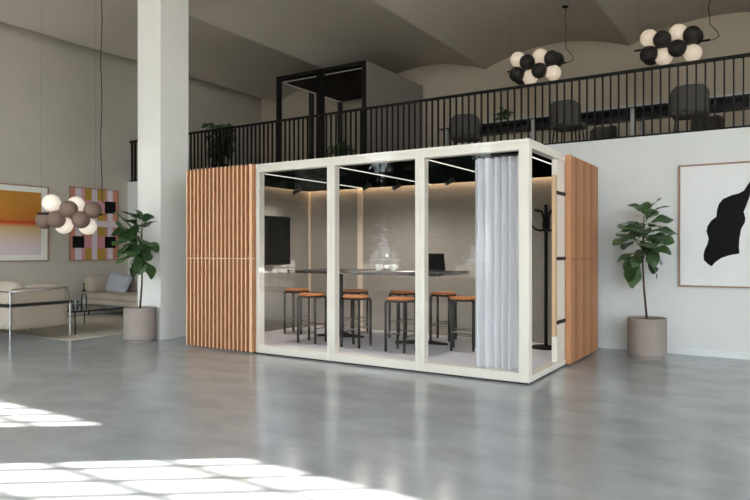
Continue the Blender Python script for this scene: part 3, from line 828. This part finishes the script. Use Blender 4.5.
build(MB().lathe([(0.001, 0), (0.042, 0), (0.045, 0.01), (0.045, 0.16), (0.03, 0.205), (0.018, 0.23), (0.018, 0.25), (0.001, 0.251)], 20), 'body', 'glass_small', bt, smooth='auto', local=True)
build(MB().lathe([(0.001, 0.245), (0.034, 0.248), (0.034, 0.262), (0.014, 0.285), (0.010, 0.34), (0.014, 0.36), (0.008, 0.385), (0.001, 0.388)], 14), 'stopper', 'black_plastic', bt, smooth='auto', local=True)

# ================================================================== pendant lamps of clustered globes
def ceil_z(x):
    u = ((x + 10.95) / 2.85) % 1.0
    w = min(u, 1 - u) * 2.85
    t = max(0.0, (w - 0.02) / (2.85 / 2 - 0.02))
    return 5.055 + 0.285 * (1 - (1 - t) ** 2)
def lamp(label, place, rod, glow, shade, cable_px, wire_px, mat_glow, mat_shade, radius, group):
    """place(px,py,push) -> world point; push metres towards the viewer side"""
    ra, rb = Vector(place(*rod[0], 0)), Vector(place(*rod[1], 0))
    mid = (ra + rb) / 2
    t = thing('pendant_lamp', label, 'lamp', tuple(mid), 0, group)
    build(MB().tube([ra, rb], 0.016, 10), 'rod', 'black_steel', t, smooth='auto')
    for (px, py, push) in glow:
        build(MB().sphere(place(px, py, push), radius, 28, 16), 'globe', mat_glow, t, smooth=True)
    for (px, py, push) in shade:
        build(MB().sphere(place(px, py, push), radius, 28, 16), 'shade', mat_shade, t, smooth=True)
    # electric cable from the ceiling with a small loop to the rod end
    zc = ceil_z(rb.x)
    d = (rb - ra).normalized()
    c0 = rb - d * 0.01
    cz = ceil_z(c0.x) - 0.002
    path = [(c0.x, c0.y, cz)]
    for k in range(1, 9):
        f_ = k / 9
        path.append((c0.x + 0.012 * math.sin(k * 1.7) * d.x, c0.y + 0.012 * math.sin(k * 1.7) * d.y, cz + (rb.z + 0.22 - cz) * f_))
    path += [tuple(c0 + Vector((0, 0, 0.22)) + d * 0.01), tuple(c0 + Vector((0, 0, 0.12)) + d * 0.10), tuple(c0 + Vector((0, 0, 0.03)) + d * 0.13), tuple(rb + d * 0.03 + Vector((0, 0, -0.01))), tuple(rb)]
    build(MB().tube(path, 0.006, 6), 'cable', 'black_steel', t, smooth=True)
    build(MB().lathe([(0.001, 0.0), (0.05, 0.0), (0.05, -0.02), (0.02, -0.035), (0.001, -0.036)], 16, (c0.x, c0.y, cz)), 'ceiling_rose', 'black_steel', t, smooth='auto')
    for q in (ra + d * 0.06, rb - d * 0.1):
        build(MB().tube([(q.x, q.y, q.z), (q.x, q.y, ceil_z(q.x))], 0.0012, 5), 'suspension_wire', 'dark_steel', t)
    return t
D1 = 10.3
def pl1(px, py, push): return at_depth(px, py, D1 - push)
def conv(lst, sx, sy, k): return [(sx + x / k, sy + y / k, p) for x, y, p in lst]
lamp('pendant lamp of clay-brown and lit white globes hanging above the lounge', pl1, ((37.5, 213.5), (102, 214.5)),
     conv([(245, 157, 0.0), (362, 167, -0.12), (305, 263, -0.1), (418, 268, -0.1)], 0, 170, 4.76),
     conv([(327, 187, 0.1), (441, 190, 0.0), (385, 237, 0.1), (268, 235, 0.1), (213, 240, -0.1)], 0, 170, 4.76), 101, 38, 'globe_glow', 'globe_clay', 0.138, 'globe pendant lamps')
def pl2(px, py, push): return at_y(px, py, 10.5 - push)
lamp('pendant lamp of black and lit white globes nearest the dark booth above mezzanine table', pl2, ((507.5, 72), (566, 62.5)),
     conv([(393, 198, 0.0), (467, 188, 0.0), (434, 258, 0.0), (511, 243, 0.02)], 400, 0, 3.333),
     conv([(424, 207, 0.12), (506, 194, 0.08), (464, 235, 0.12), (389, 248, 0.12), (521, 200, -0.12), (404, 258, -0.14)], 400, 0, 3.333), 567, 0, 'globe_glow_dim', 'globe_black', 0.126, 'globe pendant lamps')
lamp('pendant lamp of black and lit white globes above the black framed artwork, over mezzanine table', pl2, ((634.5, 51), (710, 39.8)),
     conv([(263, 127, 0.0), (360, 109, 0.0), (313, 189, 0.0), (409, 177, 0.02)], 570, 0, 3.333),
     conv([(307, 131, 0.12), (407, 116, 0.08), (357, 161, 0.12), (262, 182, 0.12), (270, 190, -0.14), (414, 124, -0.12)], 570, 0, 3.333), 707, 0, 'globe_glow_dim', 'globe_black', 0.128, 'globe pendant lamps')

# ================================================================== things on the mezzanine
# dark booth
KX0, KX1, KY0, KY1, KZ = -8.95, -6.71, 10.24, 12.52, 4.88
kb = thing('dark_booth', 'black framed glass booth with grey side panel up on the mezzanine', 'booth', (KX0, KY0, ZM))
w = 0.085
build(box(KX0, KX1, KY0, KY1, ZM, ZM + 0.06), 'base', 'black_steel', kb)
build(box(KX0, KX1, KY0, KY1, KZ - 0.06, KZ), 'roof', 'black_steel', kb)
build(box(KX0 + w, KX1 - 0.06, KY0 + w, KY1 - w, KZ - 0.1, KZ - 0.06), 'ceiling_panel', 'ceiling_black', kb)
kmx = (KX0 + KX1) / 2; kmy = (KY0 + KY1) / 2
for (x, y) in ((KX0, KY0), (kmx - w / 2 - 0.02, KY0), (kmx + w / 2 - 0.04, KY0), (KX1 - w, KY0), (KX0, kmy - w / 2), (KX0, KY1 - w), (kmx - w / 2, KY1 - w)):
    build(box(x, x + w, y, y + w, ZM + 0.06, KZ - 0.06), 'post', 'black_steel', kb)
build(box(KX1 - 0.06, KX1, KY0 + w + 0.001, KY1, ZM + 0.06, KZ - 0.06), 'side_panel', 'booth_grey', kb)
build(box(KX1, KX1 + 0.008, KY0 + 0.03, KY1, ZM + 0.02, KZ - 0.0), 'side_cladding', 'booth_grey', kb)
build(box(KX0 + w, kmx - 0.07, KY0 + 0.03, KY0 + 0.04, ZM + 0.06, KZ - 0.06), 'glass_pane', 'glass', kb)
build(box(kmx + 0.09, KX1 - w, KY0 + 0.03, KY0 + 0.04, ZM + 0.06, KZ - 0.06), 'glass_pane', 'glass', kb)
build(box(KX0 + w, KX1 - w, KY0 + w, KY0 + w + 0.015, KZ - 0.115, KZ - 0.1), 'light_line', 'led_dim', kb)
build(box(KX0 + w, KX0 + w + 0.02, KY0 + w + 0.02, KY1 - w, KZ - 0.115, KZ - 0.1), 'light_line', 'led_dim', kb)
build(box(kmx + w, KX1 - 0.07, KY1 - w - 0.03, KY1 - w, KZ - 0.12, KZ - 0.1), 'light_line', 'led_dim', kb)

# long table
mt = thing('long_table', 'long dark table with white legs on the mezzanine behind railing', 'table', (-5.15, 10.15, ZM))
build(box(-5.15, 1.6, 10.17, 11.15, 3.39, 3.425), 'table_top', 'mezz_table', mt, bevel=0.004)
build(box(-5.15, 1.6, 10.162, 10.17, 3.40, 3.425), 'edge_strip', 'white_metal', mt)
build(box(-5.0, 1.5, 10.55, 10.8, 3.30, 3.39), 'cable_tray', 'mezz_table', mt)
for x in (-5.01, -3.43, -1.90, -0.35, 1.2):
    for y in (10.24, 11.06):
        build(box(x - 0.03, x + 0.03, y - 0.03, y + 0.03, ZM, 3.39), 'leg', 'white_metal', mt)
# chairs
def make_chair():
    t = thing('shell_chair', '', 'chair', (0, 0, ZM), 0, 'grey chairs along the mezzanine table')
    build(MB().soft((0, 0.03, 0.45), (0.46, 0.44, 0.09), 0.04, (0, 0, 0.01), 8), 'seat', 'uphol_dark', t, smooth=True, local=True)
    mb = MB()
    NU, NV = 14, 8
    for side in (0, 1):
        for j in range(NV + 1):
            v = j / NV
            for i in range(NU + 1):
                u = -1 + 2 * i / NU
                a = u * 1.15
                rr = 0.265 - side * 0.035
                wsh = 1.0
                z = 0.44 + 0.345 * v - (0.07 * max(0, abs(u) - 0.6) / 0.4) * v ** 2
                mb.v.append((rr * math.sin(a) * wsh, -0.02 - rr * math.cos(a) + 0.03 - 0.03 * v, z))
    n1 = (NU + 1) * (NV + 1)
    for j in range(NV):
        for i in range(NU):
            q = j * (NU + 1) + i
            mb.f.append((q, q + 1, q + NU + 2, q + NU + 1)); mb.f.append((n1 + q, n1 + q + NU + 1, n1 + q + NU + 2, n1 + q + 1))
    for i in range(NU):
        for q in (i, NV * (NU + 1) + i):
            mb.f.append((q, q + 1, n1 + q + 1, n1 + q))
    for j in range(NV):
        for q in (j * (NU + 1), j * (NU + 1) + NU):
            mb.f.append((q, q + NU + 1, n1 + q + NU + 1, n1 + q))
    mb.mi = [0] * len(mb.f)
    build(mb, 'backrest', 'uphol_dark', t, smooth=True, local=True)
    for (sx, sy) in ((1, 1), (-1, 1), (1, -1), (-1, -1)):
        build(MB().tube([(sx * 0.2, sy * 0.19 + 0.02, 0), (sx * 0.16, sy * 0.15 + 0.02, 0.42)], 0.012, 8), 'leg', 'dark_steel', t, smooth='auto', local=True)
    return t
ch0 = make_chair()
for i, (px, Y, rz, lab) in enumerate(((690, 9.72, 0.05, 'grey shell chair behind railing, above the framed black shape, window side of table'),
                                 (568, 9.72, -0.1, 'grey shell chair on the railing side of the table, between two black globe lamps'),
                                 (465.5, 9.8, 0.35, 'grey shell chair at the table end toward the dark booth'),
                                 (706, 11.6, PI, 'dark chair on the far side of the table, opposite the chair above black artwork'),
                                 (601, 11.6, PI - 0.1, 'dark chair on the far side of the table, between the two railing-side chairs'))):
    o = ch0 if i == 0 else copy_tree(ch0)
    q = at_y(px, 110, Y)
    o.location = (q[0], Y, ZM); o.rotation_euler = (0, 0, rz); o['label'] = lab
# greenery
SMALL = [leaf_mesh(0.16, 0.075, 0.5, 0.3, 'leaf_dark', 0.04), leaf_mesh(0.13, 0.06, 0.7, 0.3, 'leaf_mid', 0.04)]
def bush(name, label, loc, h, rad, nleaf, pot_r, pot_h, scale, seed, group=None):
    rnd = random.Random(seed)
    t = thing(name, label, 'plant', loc, 0, group)
    build(MB().lathe([(0.001, 0.0), (pot_r * 0.8, 0.0), (pot_r, pot_h), (pot_r * 0.9, pot_h), (pot_r * 0.88, pot_h * 0.9), (0.001, pot_h * 0.9)], 20), 'pot', 'black_plastic', t, smooth='auto', local=True)
    stems = []
    for k in range(7):
        a = k * 2 * PI / 7 + rnd.uniform(-0.3, 0.3); r = rad * rnd.uniform(0.15, 0.6)
        top = Vector((r * math.cos(a), r * math.sin(a), pot_h + h * rnd.uniform(0.7, 1.0)))
        b0 = Vector((0.2 * pot_r * math.cos(a), 0.2 * pot_r * math.sin(a), pot_h * 0.88))
        md = b0.lerp(top, 0.5) + Vector((0.1 * r * math.cos(a), 0.1 * r * math.sin(a), 0))
        build(MB().tube([b0, md, top], [0.008 * scale, 0.006 * scale, 0.003 * scale], 6), 'stem', 'bark', t, smooth=True, local=True)
        stems.append((b0, md, top))
    for k in range(nleaf):
        b0, md, top = stems[k % 7]
        w = rnd.uniform(0.25, 1.0)
        p = b0.lerp(md, w * 2) if w < 0.5 else md.lerp(top, w * 2 - 1)
        lf = link('leaf', SMALL[k % 2], t)
        lf.location = p
        lf.rotation_mode = 'QUATERNION'
        lf.rotation_quaternion = (Matrix.Rotation(rnd.uniform(0, 2 * PI), 3, 'Z') @ Matrix.Rotation(-rnd.uniform(-0.5, 1.0), 3, 'Y') @ Matrix.Rotation(rnd.uniform(-0.6, 0.6), 3, 'X')).to_quaternion()
        s = scale * rnd.uniform(0.8, 1.25); lf.scale = (s, s, s)
bush('potted_shrub', 'tall dark leafy shrub behind the railing above the oak slat panel', (-9.62, 9.32, ZM), 0.84, 0.42, 110, 0.16, 0.32, 1.35, 21)
bush('potted_plant', 'low dark bushy plant behind the railing in front of the dark booth', (-6.62, 9.32, ZM), 0.30, 0.30, 70, 0.14, 0.20, 1.0, 22)
q = at_y(503, 112, 10.5)
bush('table_plant', 'small leafy plant in pot on the mezzanine table end', (q[0], 10.5, 3.426), 0.12, 0.16, 44, 0.07, 0.10, 0.62, 23)

# ================================================================== trees outside the windows (seen in the glass)
rnd = random.Random(5)
mb = MB()
for k in range(3200):
    while True:
        p = Vector((rnd.uniform(-1, 1), rnd.uniform(-1, 1), rnd.uniform(-1, 1)))
        if 0.35 < p.length < 1: break
    c = Vector((p.x * 1.75, p.y * 1.75, 2.65 + p.z * 2.6))
    u = Vector((rnd.gauss(0, 1), rnd.gauss(0, 1), rnd.gauss(0, 1))).normalized(); v = u.orthogonal().normalized()
    s = rnd.uniform(0.14, 0.28)
    mb.add([c - u * s, c + v * s * 0.6, c + u * s, c - v * s * 0.6], [(0, 1, 2, 3)])
tr0 = thing('garden_tree', 'leafy green tree outside the windows', 'tree', (0, 0, 0), 0, 'trees outside the windows')
fo = build(mb, 'foliage', 'leaf_outdoor', tr0, local=True); fo['kind'] = 'stuff'
build(MB().tube([(0, 0, -0.05), (0.05, 0, 1.2), (0, 0.05, 2.4), (0.1, 0, 4.2)], [0.16, 0.13, 0.1, 0.03], 8), 'trunk', 'bark', tr0, smooth=True, local=True)
for i, (x, y, s, rz) in enumerate([(-36 + 2.9 * k, -13 - 6.0 * (k % 2), 1.3 + 0.1 * math.sin(k * 2.1) + 0.15 * (k % 2), k * 1.3) for k in range(14)]):
    o = tr0 if i == 0 else copy_tree(tr0)
    o.location = (x, y, 0); o.rotation_euler = (0, 0, rz); o.scale = (s, s, s)

bpy.context.view_layer.update()
